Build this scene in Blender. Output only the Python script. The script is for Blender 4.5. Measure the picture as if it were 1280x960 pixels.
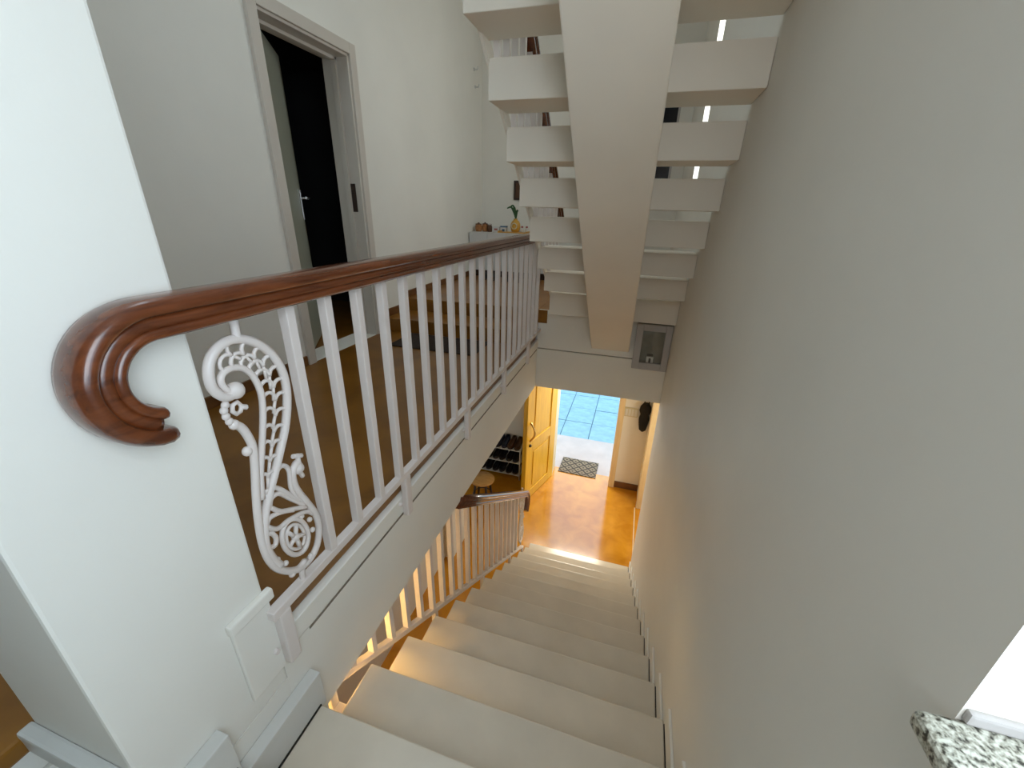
import bpy, bmesh, math, random
from mathutils import Vector, Matrix
random.seed(7)
for o in list(bpy.data.objects):
    bpy.data.objects.remove(o)
SC = bpy.context.scene
COL = SC.collection
U = 0.8            # one plan unit in metres
ZF = 4.588         # eye height above the entrance floor, in plan units


def W(x, y, z):
    return Vector((x * U, y * U, (z + ZF) * U))


# ---------------------------------------------------------------- camera
cam_d = bpy.data.cameras.new('camera')
cam = bpy.data.objects.new('camera', cam_d)
COL.objects.link(cam)
RX = Vector((0.95624695, 0.29154458, 0.02436227))
RY = Vector((0.13519919, -0.36652202, -0.92053397))
RZ = Vector((-0.25944738, 0.88355156, -0.38990216))
m3 = Matrix((RX, -RY, -RZ)).transposed()
cam.matrix_world = Matrix.Translation(W(0, 0, 0)) @ m3.to_4x4()
cam_d.sensor_width = 36.0
cam_d.lens = 511.95 / 1280 * 36
cam_d.clip_start = 0.02
SC.camera = cam

# ---------------------------------------------------------------- world, lights, exposure
SC.view_settings.view_transform = 'Standard'
SC.view_settings.look = 'None'
SC.view_settings.gamma = 1
SC.view_settings.use_curve_mapping = False
SC.view_settings.exposure = 0.18
wd = bpy.data.worlds.new('sky')
SC.world = wd
wd.use_nodes = True
bg = wd.node_tree.nodes['Background']
bg.inputs[0].default_value = (0.50, 0.77, 1.0, 1)
bg.inputs[1].default_value = 3.1


def area(name, loc, target, sx, sy, power, color):
    d = bpy.data.lights.new(name, 'AREA')
    d.shape = 'RECTANGLE'
    d.size = sx * U
    d.size_y = sy * U
    d.energy = power
    d.color = color
    o = bpy.data.objects.new(name, d)
    COL.objects.link(o)
    o.location = W(*loc)
    o.rotation_euler = (W(*target) - W(*loc)).to_track_quat('-Z', 'Y').to_euler()
    return o


# area lights added at the openings; skylight and side room ones are invented
area('stair_window_daylight', (0.50, -0.25, 0.40), (-0.55, 2.4, -0.30), 1.1, 1.4, 13.5, (0.92, 0.955, 1.0))
area('slot_window_daylight', (0.72, 5.0, 1.3), (-2.0, 5.0, 0.9), 0.5, 1.8, 15, (1.0, 0.95, 0.82))
area('skylight_fill', (-1.75, 2.0, 3.62), (-1.55, 2.0, 0.0), 1.4, 1.5, 7, (1.0, 0.94, 0.84))  # added from above to brighten the hall and treads
area('front_door_daylight', (-0.5, 6.93, -2.0), (-0.5, 4.9, -4.5), 1.0, 0.22, 33, (1.0, 0.90, 0.72))
area('side_room_fill', (1.3, 4.75, -3.0), (0.5, 6.0, -3.2), 0.5, 1.2, 10, (1.0, 0.86, 0.62))  # added to light the door jamb; this room has no window


# ---------------------------------------------------------------- materials
MATS = {}


def newmat(name):
    m = bpy.data.materials.new(name)
    m.use_nodes = True
    nt = m.node_tree
    b = nt.nodes['Principled BSDF']
    MATS[name] = m
    return m, nt, b


def paint(name, c, rough=0.6, var=0.04, scale=3.0, bump=0.02, bscale=60.0, spec=0.4):
    m, nt, b = newmat(name)
    n, l = nt.nodes, nt.links
    tc = n.new('ShaderNodeTexCoord')
    nz = n.new('ShaderNodeTexNoise')
    nz.inputs['Scale'].default_value = scale
    nz.inputs['Detail'].default_value = 5
    l.new(tc.outputs['Object'], nz.inputs['Vector'])
    r = n.new('ShaderNodeValToRGB')
    r.color_ramp.elements[0].position = 0.3
    r.color_ramp.elements[1].position = 0.7
    r.color_ramp.elements[0].color = tuple(max(0, v * (1 - var)) for v in c) + (1,)
    r.color_ramp.elements[1].color = tuple(min(1, v * (1 + var)) for v in c) + (1,)
    l.new(nz.outputs['Fac'], r.inputs[0])
    l.new(r.outputs[0], b.inputs['Base Color'])
    b.inputs['Roughness'].default_value = rough
    b.inputs['Specular IOR Level'].default_value = spec
    if bump:
        n2 = n.new('ShaderNodeTexNoise')
        n2.inputs['Scale'].default_value = bscale
        n2.inputs['Detail'].default_value = 3
        l.new(tc.outputs['Object'], n2.inputs['Vector'])
        bp = n.new('ShaderNodeBump')
        bp.inputs['Strength'].default_value = bump * 5
        bp.inputs['Distance'].default_value = 0.003
        l.new(n2.outputs['Fac'], bp.inputs['Height'])
        l.new(bp.outputs[0], b.inputs['Normal'])
    return m


def wood(name, c1, c2, rough, scale=(3, 3, 3), nscale=6.0, coat=0.0):
    m, nt, b = newmat(name)
    n, l = nt.nodes, nt.links
    tc = n.new('ShaderNodeTexCoord')
    mp = n.new('ShaderNodeMapping')
    mp.inputs['Scale'].default_value = scale
    l.new(tc.outputs['Object'], mp.inputs['Vector'])
    nz = n.new('ShaderNodeTexNoise')
    nz.inputs['Scale'].default_value = nscale
    nz.inputs['Detail'].default_value = 6
    nz.inputs['Distortion'].default_value = 0.6
    l.new(mp.outputs[0], nz.inputs['Vector'])
    r = n.new('ShaderNodeValToRGB')
    r.color_ramp.elements[0].position = 0.32
    r.color_ramp.elements[1].position = 0.68
    r.color_ramp.elements[0].color = c1 + (1,)
    r.color_ramp.elements[1].color = c2 + (1,)
    l.new(nz.outputs['Fac'], r.inputs[0])
    l.new(r.outputs[0], b.inputs['Base Color'])
    b.inputs['Roughness'].default_value = rough
    b.inputs['Coat Weight'].default_value = coat
    b.inputs['Coat Roughness'].default_value = 0.12
    return m


paint('wall_paint', (0.83, 0.80, 0.73), 0.55, 0.035, 1.6, 0.03, 40)
paint('step_paint', (0.83, 0.76, 0.65), 0.6, 0.03, 2.5, 0.02, 50)
paint('railing_paint', (0.74, 0.665, 0.62), 0.35, 0.03, 8, 0.01, 80)
paint('door_paint', (0.62, 0.56, 0.49), 0.4, 0.03, 4, 0.0)
paint('door_leaf_paint', (0.36, 0.37, 0.30), 0.4, 0.03, 4, 0.0)
paint('marble', (0.72, 0.64, 0.52), 0.17, 0.06, 5, 0.0)
paint('skirting_tile_stone', (0.66, 0.65, 0.61), 0.35, 0.05, 6, 0.0)
wood('handrail_wood', (0.075, 0.017, 0.005), (0.17, 0.045, 0.013), 0.25, (10, 1.2, 10), 5, 0.5)
wood('orange_floor', (0.46, 0.18, 0.006), (0.62, 0.28, 0.02), 0.13, (1, 1, 1), 5.0, 0.4)
wood('hall_floor', (0.17, 0.065, 0.005), (0.27, 0.112, 0.011), 0.34, (1, 1, 1), 4.0, 0.05)
wood('yellow_door_wood', (0.68, 0.39, 0.02), (0.80, 0.49, 0.03), 0.38, (8, 8, 0.8), 3, 0.15)
wood('cream_frame_wood', (0.66, 0.50, 0.28), (0.74, 0.58, 0.34), 0.45, (8, 8, 0.8), 3)
wood('stool_wood', (0.50, 0.28, 0.09), (0.62, 0.38, 0.14), 0.45, (3, 9, 3), 5)
wood('brown_skirting', (0.12, 0.05, 0.015), (0.20, 0.085, 0.025), 0.4, (2, 2, 2), 4)
wood('dark_wood', (0.02, 0.010, 0.007), (0.045, 0.022, 0.014), 0.4, (5, 5, 5), 4)
paint('black_fabric', (0.012, 0.012, 0.014), 0.8, 0.2, 20, 0.05, 150)
paint('blue_fabric', (0.02, 0.03, 0.06), 0.75, 0.2, 20, 0.05, 150)
paint('brown_leather', (0.10, 0.045, 0.02), 0.5, 0.2, 20, 0.02, 100)
paint('dark_mat', (0.035, 0.022, 0.016), 0.95, 0.3, 60, 0.2, 300)
paint('cabinet_paint', (0.60, 0.59, 0.57), 0.4, 0.02, 3, 0.0)
paint('paving_stone', (0.19, 0.29, 0.33), 0.5, 0.14, 9, 0.03, 40)
paint('porch_stone', (0.40, 0.29, 0.24), 0.22, 0.08, 4, 0.0)
paint('paving_joint', (0.07, 0.12, 0.15), 0.8, 0.1, 9, 0.0)
paint('soil', (0.10, 0.12, 0.07), 0.9, 0.3, 3, 0.05)
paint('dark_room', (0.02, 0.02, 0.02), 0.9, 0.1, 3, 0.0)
paint('grey_frame', (0.47, 0.44, 0.42), 0.5, 0.05, 8, 0.0)
paint('box_back', (0.17, 0.17, 0.14), 0.8, 0.25, 14, 0.05, 60)
paint('white_plastic', (0.72, 0.70, 0.64), 0.4, 0.02, 6, 0.0)
paint('cream_plastic', (0.62, 0.55, 0.36), 0.4, 0.02, 6, 0.0)
paint('ceramic_yellow', (0.62, 0.33, 0.05), 0.3, 0.1, 12, 0.0)
paint('leaf_green', (0.03, 0.09, 0.03), 0.5, 0.3, 12, 0.0)
paint('basket_brown', (0.36, 0.15, 0.05), 0.7, 0.3, 40, 0.1, 150)
paint('card_white', (0.66, 0.64, 0.62), 0.6, 0.03, 6, 0.0)
paint('label_blue', (0.05, 0.13, 0.25), 0.5, 0.1, 6, 0.0)
paint('label_red', (0.35, 0.08, 0.07), 0.5, 0.1, 6, 0.0)
paint('scuff', (0.40, 0.37, 0.33), 0.8, 0.3, 30, 0.0)
paint('groove_shade', (0.20, 0.17, 0.13), 0.9, 0.35, 14, 0.0)
paint('joint_dark', (0.03, 0.028, 0.024), 0.9, 0.2, 10, 0.0)
m, nt, b = newmat('brass')
b.inputs['Base Color'].default_value = (0.62, 0.42, 0.16, 1); b.inputs['Metallic'].default_value = 1; b.inputs['Roughness'].default_value = 0.3
m, nt, b = newmat('steel')
b.inputs['Base Color'].default_value = (0.60, 0.60, 0.60, 1); b.inputs['Metallic'].default_value = 1; b.inputs['Roughness'].default_value = 0.3
m, nt, b = newmat('window_glass')
n, l = nt.nodes, nt.links
tr = n.new('ShaderNodeBsdfTransparent'); gl = n.new('ShaderNodeBsdfGlossy'); gl.inputs['Roughness'].default_value = 0.02
mx = n.new('ShaderNodeMixShader'); mx.inputs[0].default_value = 0.07
l.new(tr.outputs[0], mx.inputs[1]); l.new(gl.outputs[0], mx.inputs[2]); l.new(mx.outputs[0], n['Material Output'].inputs[0])
m, nt, b = newmat('dark_glass')
b.inputs['Base Color'].default_value = (0.012, 0.014, 0.022, 1); b.inputs['Roughness'].default_value = 0.12
# granite
m, nt, b = newmat('granite')
n, l = nt.nodes, nt.links
tc = n.new('ShaderNodeTexCoord')
v1 = n.new('ShaderNodeTexNoise'); v1.inputs['Scale'].default_value = 210; v1.inputs['Detail'].default_value = 4
l.new(tc.outputs['Object'], v1.inputs['Vector'])
r = n.new('ShaderNodeValToRGB'); cr = r.color_ramp
cr.elements[0].position = 0.36; cr.elements[0].color = (0.03, 0.028, 0.02, 1)
cr.elements[1].position = 0.62; cr.elements[1].color = (0.62, 0.62, 0.53, 1)
e = cr.elements.new(0.46); e.color = (0.30, 0.29, 0.23, 1)
l.new(v1.outputs['Fac'], r.inputs[0]); l.new(r.outputs[0], b.inputs['Base Color']); b.inputs['Roughness'].default_value = 0.3
# doormat: lattice of diamonds, in the mat's own coordinates
m, nt, b = newmat('doormat_weave')
n, l = nt.nodes, nt.links
tc = n.new('ShaderNodeTexCoord')
sep = n.new('ShaderNodeSeparateXYZ'); l.new(tc.outputs['Object'], sep.inputs[0])


def mnode(nt, op, a, bb=None):
    k = nt.nodes.new('ShaderNodeMath'); k.operation = op
    for i, v in enumerate((a, bb)):
        if v is None: continue
        if isinstance(v, (int, float)): k.inputs[i].default_value = v
        else: nt.links.new(v, k.inputs[i])
    return k.outputs[0]


D = 0.142
xx = mnode(nt, 'DIVIDE', sep.outputs[0], D); yy = mnode(nt, 'DIVIDE', sep.outputs[1], D)
s1 = mnode(nt, 'PINGPONG', mnode(nt, 'ADD', xx, yy), 0.5); s2 = mnode(nt, 'PINGPONG', mnode(nt, 'SUBTRACT', xx, yy), 0.5)
mn = mnode(nt, 'MINIMUM', s1, s2)
line = mnode(nt, 'LESS_THAN', mn, 0.12)
inner = mnode(nt, 'GREATER_THAN', mn, 0.36)
fac = mnode(nt, 'MAXIMUM', line, inner)
mixc = n.new('ShaderNodeMix'); mixc.data_type = 'RGBA'
mixc.inputs[6].default_value = (0.20, 0.14, 0.085, 1); mixc.inputs[7].default_value = (0.045, 0.030, 0.018, 1)
l.new(fac, mixc.inputs[0]); l.new(mixc.outputs[2], b.inputs['Base Color']); b.inputs['Roughness'].default_value = 0.95


# ---------------------------------------------------------------- mesh helpers
ORG = {}


class MB:
    def __init__(s):
        s.v = []; s.f = []; s.sm = []

    def add(s, vs, fs, smooth=False):
        o = len(s.v)
        s.v += [Vector(p) for p in vs]
        s.f += [tuple(i + o for i in f) for f in fs]
        s.sm += [smooth] * len(fs)
        return s

    def box(s, x0, x1, y0, y1, z0, z1):
        return s.add([W(x, y, z) for z in (z0, z1) for y in (y0, y1) for x in (x0, x1)],
                     [(0, 2, 3, 1), (4, 5, 7, 6), (0, 1, 5, 4), (2, 6, 7, 3), (0, 4, 6, 2), (1, 3, 7, 5)])

    def obox(s, c, ax, ay, hx, hy, z0, z1):
        """box turned in plan: centre c (x, y), unit axis ax, half sizes"""
        ax = Vector(ax).normalized(); ay = Vector((-ax.y, ax.x)) if ay is None else Vector(ay)
        P = []
        for z in (z0, z1):
            for j in (-1, 1):
                for i in (-1, 1):
                    q = Vector(c) + ax * hx * i + ay * hy * j
                    P.append(W(q.x, q.y, z))
        return s.add(P, [(0, 2, 3, 1), (4, 5, 7, 6), (0, 1, 5, 4), (2, 6, 7, 3), (0, 4, 6, 2), (1, 3, 7, 5)])

    def prism_yz(s, pts, x0, x1):
        """polygon given as (y, z), extruded in x"""
        n = len(pts)
        P = [W(x0, y, z) for y, z in pts] + [W(x1, y, z) for y, z in pts]
        return s.add(P, [tuple(range(n - 1, -1, -1)), tuple(range(n, 2 * n))] +
                     [(i, (i + 1) % n, n + (i + 1) % n, n + i) for i in range(n)])

    def rings(s, rings, cap=True, closed=False, smooth=True):
        n = len(rings[0]); fs = []
        k = len(rings)
        for a in range(k if closed else k - 1):
            b2 = (a + 1) % k
            fs += [(a * n + i, a * n + (i + 1) % n, b2 * n + (i + 1) % n, b2 * n + i) for i in range(n)]
        s.add([p for r in rings for p in r], fs, smooth)
        if cap and not closed:
            o = len(s.v) - n * k
            s.f += [tuple(o + i for i in range(n - 1, -1, -1)), tuple(o + (k - 1) * n + i for i in range(n))]
            s.sm += [False, False]
        return s

    def tube(s, pts, r, n=8, closed=False, flat=1.0):
        """round bar through world points (already metres)"""
        pts = [Vector(p) for p in pts]; k = len(pts)
        rr = r if isinstance(r, (list, tuple)) else [r] * k
        R = []; up = None
        for i, p in enumerate(pts):
            a = pts[(i - 1) % k] if (closed or i) else p
            c = pts[(i + 1) % k] if (closed or i < k - 1) else p
            t = (c - a).normalized()
            if up is None:
                up = t.orthogonal().normalized()
            up = (up - t * up.dot(t))
            if up.length < 1e-6: up = t.orthogonal()
            up.normalize(); sd = t.cross(up)
            R.append([p + (up * math.cos(2 * math.pi * j / n) + sd * math.sin(2 * math.pi * j / n)) * rr[i] for j in range(n)])
        return s.rings(R, True, closed)

    def ball(s, c, r, sx=1, sy=1, sz=1, nu=10, nv=6):
        c = Vector(c); R = []
        for i in range(nv + 1):
            th = math.pi * (0.02 + 0.96 * i / nv)
            R.append([c + Vector((r * sx * math.sin(th) * math.cos(2 * math.pi * j / nu), r * sy * math.sin(th) * math.sin(2 * math.pi * j / nu), -r * sz * math.cos(th))) for j in range(nu)])
        return s.rings(R)

    def lathe(s, c, prof, n=20):
        """profile of (radius, height) in metres about a vertical axis at world point c"""
        c = Vector(c)
        return s.rings([[c + Vector((r * math.cos(2 * math.pi * j / n), r * math.sin(2 * math.pi * j / n), h)) for j in range(n)] for r, h in prof])

    def build(s, name, mat, parent=None, bevel=0.0, segs=2, kind=None, origin=None):
        if parent is not None:
            org = ORG[parent]
        elif origin is not None:
            org = Vector(origin)
        else:
            xs = [p.x for p in s.v]; ys = [p.y for p in s.v]
            org = Vector(((min(xs) + max(xs)) / 2, (min(ys) + max(ys)) / 2, min(p.z for p in s.v)))
        me = bpy.data.meshes.new(name)
        me.from_pydata([p - org for p in s.v], [], s.f)
        me.polygons.foreach_set('use_smooth', s.sm)
        bm = bmesh.new(); bm.from_mesh(me)
        bmesh.ops.recalc_face_normals(bm, faces=bm.faces)
        if bevel:
            eds = [e for e in bm.edges if len(e.link_faces) == 2 and e.calc_face_angle(0) > 0.6]
            bmesh.ops.bevel(bm, geom=eds, offset=bevel, segments=segs, affect='EDGES', profile=0.6)
        bm.to_mesh(me); bm.free()
        me.materials.append(MATS[mat])
        o = bpy.data.objects.new(name, me)
        COL.objects.link(o)
        if parent is not None:
            o.parent = parent
        else:
            o.location = org
        ORG[o] = org
        if kind: o['kind'] = kind
        return o


def thing(name, label, cat, loc, group=None, kind=None):
    o = bpy.data.objects.new(name, None)
    COL.objects.link(o)
    o.empty_display_size = 0.05
    o.location = W(*loc); ORG[o] = W(*loc)
    if label: o['label'] = label
    if cat: o['category'] = cat
    if group: o['group'] = group
    if kind: o['kind'] = kind
    return o


def tag(o, label, cat, group=None):
    o['label'] = label; o['category'] = cat
    if group: o['group'] = group
    return o


def copy_to(o, d, parent=None, scale_z=None):
    """copy of one object moved by d (plan units)"""
    c = o.copy(); COL.objects.link(c)
    c.parent = parent if parent is not None else o.parent
    c.location = o.location + Vector(d) * U
    if scale_z: c.scale = (1, 1, scale_z)
    ORG[c] = ORG[o]
    return c


def catmull(pts, k=5, closed=False):
    pts = [Vector(p) for p in pts]; n = len(pts); out = []
    rng = n if closed else n - 1
    for i in range(rng):
        g = (lambda j: pts[j % n]) if closed else (lambda j: pts[min(max(j, 0), n - 1)])
        p0, p1, p2, p3 = g(i - 1), g(i), g(i + 1), g(i + 2)
        for j in range(k):
            t = j / k
            out.append(0.5 * ((2 * p1) + (p2 - p0) * t + (2 * p0 - 5 * p1 + 4 * p2 - p3) * t * t + (3 * p1 - p0 - 3 * p2 + p3) * t ** 3))
    if not closed: out.append(pts[-1])
    return out


def walls(name, mat, boxes, **kw):
    m = MB()
    for bx in boxes: m.box(*bx)
    return m.build(name, mat, kind='structure', **kw)


# ---------------------------------------------------------------- the house shell
XR, XS, YE = 0.416, -1.0, 4.39        # stair wall, slab edge, far slab face
XL, YB, ZC, YN = -2.67, 7.05, 3.6, -3.2
ZL1, ZLM, ZLD = -1.29, -1.348, -1.0   # hall floor, marble landing, half landing
CXL = -1.375                          # hall side of the column
ZSB, YD = -1.92, 6.47                 # slab soffit, entrance wall
T = 0.25

# stair-side wall, with the two window openings cut out
W1 = (-1.25, 0.423, -0.543, 1.25)
W2 = (4.72, 5.27, 0.15, 2.4)
walls('wall_right', 'wall_paint', [
    (XR, XR + T, YN, YE, -ZF, ZSB), (XR, XR + T, YN, YB, ZSB, W1[2]),
    (XR, XR + T, YN, W1[0], W1[2], W1[3]), (XR, XR + T, W1[1], W2[0], W1[2], ZC),
    (XR, XR + T, YN, W1[1], W1[3], ZC),
    (XR, XR + T, W2[0], W2[1], W1[2], W2[2]), (XR, XR + T, W2[0], W2[1], W2[3], ZC),
    (XR, XR + T, W2[1], YB, W1[2], ZC)])
D2 = (2.80, 3.76, 1.21)               # hall doorway
walls('wall_left', 'wall_paint', [
    (XL - T, XL, YN, D2[0], ZSB, ZC), (XL - T, XL, D2[1], YB, ZSB, ZC), (XL - T, XL, D2[0], D2[1], D2[2], ZC),
    (XL - T, XL, D2[0], D2[1], ZSB, ZL1)])
walls('wall_back', 'wall_paint', [
    (XL - T, -0.12, YB, YB + T, ZSB, ZC), (0.25, XR + T, YB, YB + T, ZSB, ZC),
    (-0.12, 0.25, YB, YB + T, ZSB, 0.2), (-0.12, 0.25, YB, YB + T, 1.9, ZC)])
walls('wall_front', 'wall_paint', [(XL - T, XR + T, YN - T, YN, -ZF, ZC)])
walls('ceiling', 'wall_paint', [
    (XL - T, -2.5, YN - T, YB + T, ZC, ZC + 0.2), (-1.0, XR + T, YN - T, YB + T, ZC, ZC + 0.2),
    (-2.5, -1.0, YN - T, 1.2, ZC, ZC + 0.2), (-2.5, -1.0, 2.8, YB + T, ZC, ZC + 0.2)])
w5 = thing('added_skylight', None, None, (-1.75, 2.0, ZC + 0.15), kind='structure')  # unseen skylight, added to let more light into the stairwell
f = MB()
for a in ((-2.5, -2.44, 1.2, 2.8), (-1.06, -1.0, 1.2, 2.8), (-2.44, -1.06, 1.2, 1.26), (-2.44, -1.06, 1.97, 2.03), (-2.44, -1.06, 2.74, 2.8)):
    f.box(a[0], a[1], a[2], a[3], ZC + 0.12, ZC + 0.18)
f.build('window_frame', 'wall_paint', w5)
for a in ((1.26, 1.97), (2.03, 2.74)):
    MB().box(-2.44, -1.06, a[0], a[1], ZC + 0.145, ZC + 0.155).build('pane', 'window_glass', w5)
# bedroom behind the hall door
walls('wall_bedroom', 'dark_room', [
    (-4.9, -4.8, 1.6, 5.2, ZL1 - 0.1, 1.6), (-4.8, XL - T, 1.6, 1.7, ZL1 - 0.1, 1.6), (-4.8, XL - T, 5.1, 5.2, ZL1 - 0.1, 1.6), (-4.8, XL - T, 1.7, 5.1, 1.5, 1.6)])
walls('floor_bedroom', 'hall_floor', [(-4.8, XL, 1.7, 5.1, ZL1 - 0.1, ZL1 - 0.004)])

# upper floor slab: edge faces the stairwell
walls('slab_edge', 'wall_paint', [
    (XL, XS, 0.672, YE, ZSB, -1.45), (XL, CXL, YN, 0.672, ZSB, -1.45)])
walls('slab_edge_far', 'wall_paint', [(XL, 1.62, YE, YB, ZSB, -1.45), (XL, XR, YE + 0.04, YB, -1.45, ZLD - 0.02)])
walls('trim_1', 'wall_paint', [(XL, XS + 0.010, 0.672, YE, -1.437, -1.348), (XL, CXL, YN, 0.672, -1.437, -1.348)], bevel=0.004)
walls('trim_2', 'wall_paint', [(XS, XR, YE - 0.008, YE + 0.04, -1.437, ZLD - 0.001)], bevel=0.004)
walls('floor_upper', 'hall_floor', [(XL, XS - 0.022, 0.672, YE, -1.348, ZL1), (XL, CXL + 0.01, YN, 0.672, -1.348, ZL1)], bevel=0.008)
walls('floor_landing', 'hall_floor', [(XL, XS, YE, YB, ZLD - 0.02, ZLD), (XS, XR, YE + 0.04, YB, ZLD - 0.02, ZLD)], bevel=0.004)
walls('floor_marble', 'marble', [(CXL + 0.01, XR, YN, 0.117, ZLM - 0.06, ZLM)])
walls('slab_marble', 'wall_paint', [(CXL, XR, YN, 0.09, ZSB + 0.2, ZLM - 0.06)])
# column between hall and stair, and the wall that carries it
walls('column', 'wall_paint', [(CXL, XS, 0.262, 0.672, ZLM - 0.2, ZC)], bevel=0.006)
walls('wall_under_column', 'wall_paint', [(CXL, XS, -1.2, 0.672, -ZF, ZLM - 0.2), (CXL, XS, 0.672, 0.80, -ZF, ZSB)])
walls('groove_shade_strip', 'groove_shade', [(XS - 0.002, XS + 0.0015, 0.80, YE - 0.01, -1.464, -1.4525)])  # dark strip standing in for the shade in the groove under the kerb
# small plaster plinth on the column face, beside the rail end
pl = MB()
pl.box(XS, XS + 0.014, 0.545, 0.676, -1.47, -1.125)
pl.box(XS, XS + 0.024, 0.54, 0.690, -1.16, -1.12)
pl.build('trim_3', 'wall_paint', bevel=0.005, kind='structure')
# gallery slab that the upper flight reaches
walls('slab_gallery', 'wall_paint', [(XS, XR, YN, 1.05, 1.55, 1.88)])

# entrance floor level
walls('floor', 'orange_floor', [(-2.67, 1.62, YN, YD + 0.27, -ZF - 0.1, -ZF)])
walls('wall_lower_left', 'wall_paint', [(-2.3, -2.1, YN, 4.0, -ZF, ZSB), (-2.9, -2.67, 4.0, YD + T, -ZF, ZSB)])
walls('column_lower', 'wall_paint', [(-2.4, -1.98, 4.0, 4.45, -ZF, ZSB)], bevel=0.006)
walls('wall_entrance', 'wall_paint', [(-2.67, -1.14, YD, YD + T, -ZF, ZSB), (0.085, 0.62, YD, YD + T, -ZF, ZSB), (-1.14, 0.085, YD, YD + T, -1.97, ZSB)])
walls('wall_hall_side', 'wall_paint', [(0.50, 0.74, 6.03, YD + T, -ZF, ZSB)])
walls('wall_side_room', 'wall_paint', [(1.62, 1.8, YE - 0.2, YD + T, -ZF, ZSB), (0.74, 1.62, YD, YD + T, -ZF, ZSB), (0.666, 1.62, YE - 0.2, YE, -ZF, ZSB)])
walls('ceiling_lower', 'wall_paint', [(-2.9, XS - 0.45, YN, 4.0, ZSB - 0.02, ZSB)])
walls('trim_4', 'cream_frame_wood', [(0.485, 0.60, 5.965, 6.03, -ZF, ZSB)], bevel=0.006)
walls('trim_5', 'cream_frame_wood', [(0.462, 0.478, YE, 5.965, -ZF, -ZF + 0.008)])
walls('baseboard_entrance', 'brown_skirting', [(0.085, 0.50, YD - 0.025, YD, -ZF, -ZF + 0.12), (-2.67, -1.12, YD - 0.025, YD, -ZF, -ZF + 0.12)], bevel=0.003)
walls('baseboard_left', 'brown_skirting', [
    (XL, XL + 0.02, YN, D2[0] - 0.09, ZL1, ZL1 + 0.085), (XL, XL + 0.02, D2[1] + 0.09, YE + 0.03, -1.145, -1.06), (XL, XL + 0.02, 4.36, YB, ZLD, ZLD + 0.075)], bevel=0.003)
# one low orange step up to the half landing: two treads in the hall
walls('floor_step', 'hall_floor', [(XL, XS - 0.03, 3.94, YE + 0.006, ZL1, -1.145)], bevel=0.006)
walls('trim_6', 'hall_floor', [(XL, XS + 0.1, YE - 0.012, YE + 0.0, -1.145, ZLD)], bevel=0.003)

# porch and paving outside the front door
walls('floor_porch', 'porch_stone', [(-3.2, 2.4, YD + 0.27, 8.0, -ZF - 0.1, -ZF - 0.006)])
g = MB().box(-9, 9, 8.0, 18, -ZF - 0.2, -ZF - 0.05).build('ground', 'paving_joint', kind='structure')
tl = None
for i in range(-7, 7):
    for j in range(0, 10):
        x0 = -0.57 + i * 0.63; y0 = 8.02 + j * 0.78
        if tl is None:
            tl = MB().box(x0, x0 + 0.618, y0, y0 + 0.768, -ZF - 0.05, -ZF - 0.034).build('paving_slab', 'paving_stone', g, bevel=0.006, segs=1)
            t0 = (x0, y0)
        else:
            copy_to(tl, (x0 - t0[0], y0 - t0[1], random.uniform(-0.004, 0.004)))

# ---------------------------------------------------------------- windows
w1 = thing('window_1', None, None, (XR + 0.2, -0.4, W1[2]), kind='structure')
f = MB()
for a in ((W1[0], W1[0] + 0.06, W1[2], W1[3]), (W1[1] - 0.06, W1[1], W1[2], W1[3]), (-0.44, -0.39, W1[2], W1[3]),
          (W1[0] + 0.06, W1[1] - 0.06, W1[2], W1[2] + 0.06), (W1[0] + 0.06, W1[1] - 0.06, W1[3] - 0.06, W1[3])):
    f.box(XR + 0.17, XR + 0.22, *a)
f.build('window_frame', 'wall_paint', w1)
for a in ((W1[0] + 0.06, -0.44), (-0.39, W1[1] - 0.06)):
    MB().box(XR + 0.19, XR + 0.20, a[0], a[1], W1[2] + 0.06, W1[3] - 0.06).build('pane', 'window_glass', w1)
MB().box(XR - 0.042, XR + 0.17, W1[0] - 0.02, 0.4215, -0.547, -0.519).build('window_sill', 'granite', w1, bevel=0.009, segs=4)
MB().box(XR + 0.003, XR + 0.17, 0.414, 0.4235, -0.5195, -0.502).build('reveal_skirting', 'grey_frame', w1, bevel=0.003)

w2 = thing('window_2', None, None, (XR + 0.2, 5.0, W2[2]), kind='structure')
f = MB()
for a in ((W2[0], W2[0] + 0.04, W2[2], W2[3]), (W2[1] - 0.04, W2[1], W2[2], W2[3]), (W2[0], W2[1], W2[2], W2[2] + 0.04), (W2[0], W2[1], W2[3] - 0.04, W2[3])):
    f.box(XR + 0.17, XR + 0.22, *a)
f.build('window_frame', 'wall_paint', w2)
MB().box(XR + 0.19, XR + 0.20, W2[0] + 0.04, W2[1] - 0.04, W2[2] + 0.04, W2[3] - 0.04).build('pane', 'window_glass', w2)

w3 = thing('window_3', None, None, (0.06, YB, 0.2), kind='structure')
f = MB()
for a in ((-0.12, -0.08, 0.2, 1.9), (0.22, 0.25, 0.2, 1.9), (-0.12, 0.25, 0.2, 0.24), (-0.12, 0.25, 1.86, 1.9), (-0.12, 0.25, 1.03, 1.06)):
    f.box(a[0], a[1], YB + 0.02, YB + 0.07, a[2], a[3])
f.build('window_frame', 'grey_frame', w3)
for z in ((0.24, 1.03), (1.06, 1.86)):
    MB().box(-0.08, 0.22, YB + 0.04, YB + 0.05, z[0], z[1]).build('pane', 'dark_glass', w3)

# ---------------------------------------------------------------- doors
def leaf_frame(hinge, ang):
    """returns a mapper (u along leaf, v thickness) -> plan x, y"""
    c, s_ = math.cos(ang), math.sin(ang)
    return lambda u, v: (hinge[0] + u * c - v * s_, hinge[1] + u * s_ + v * c)


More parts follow.
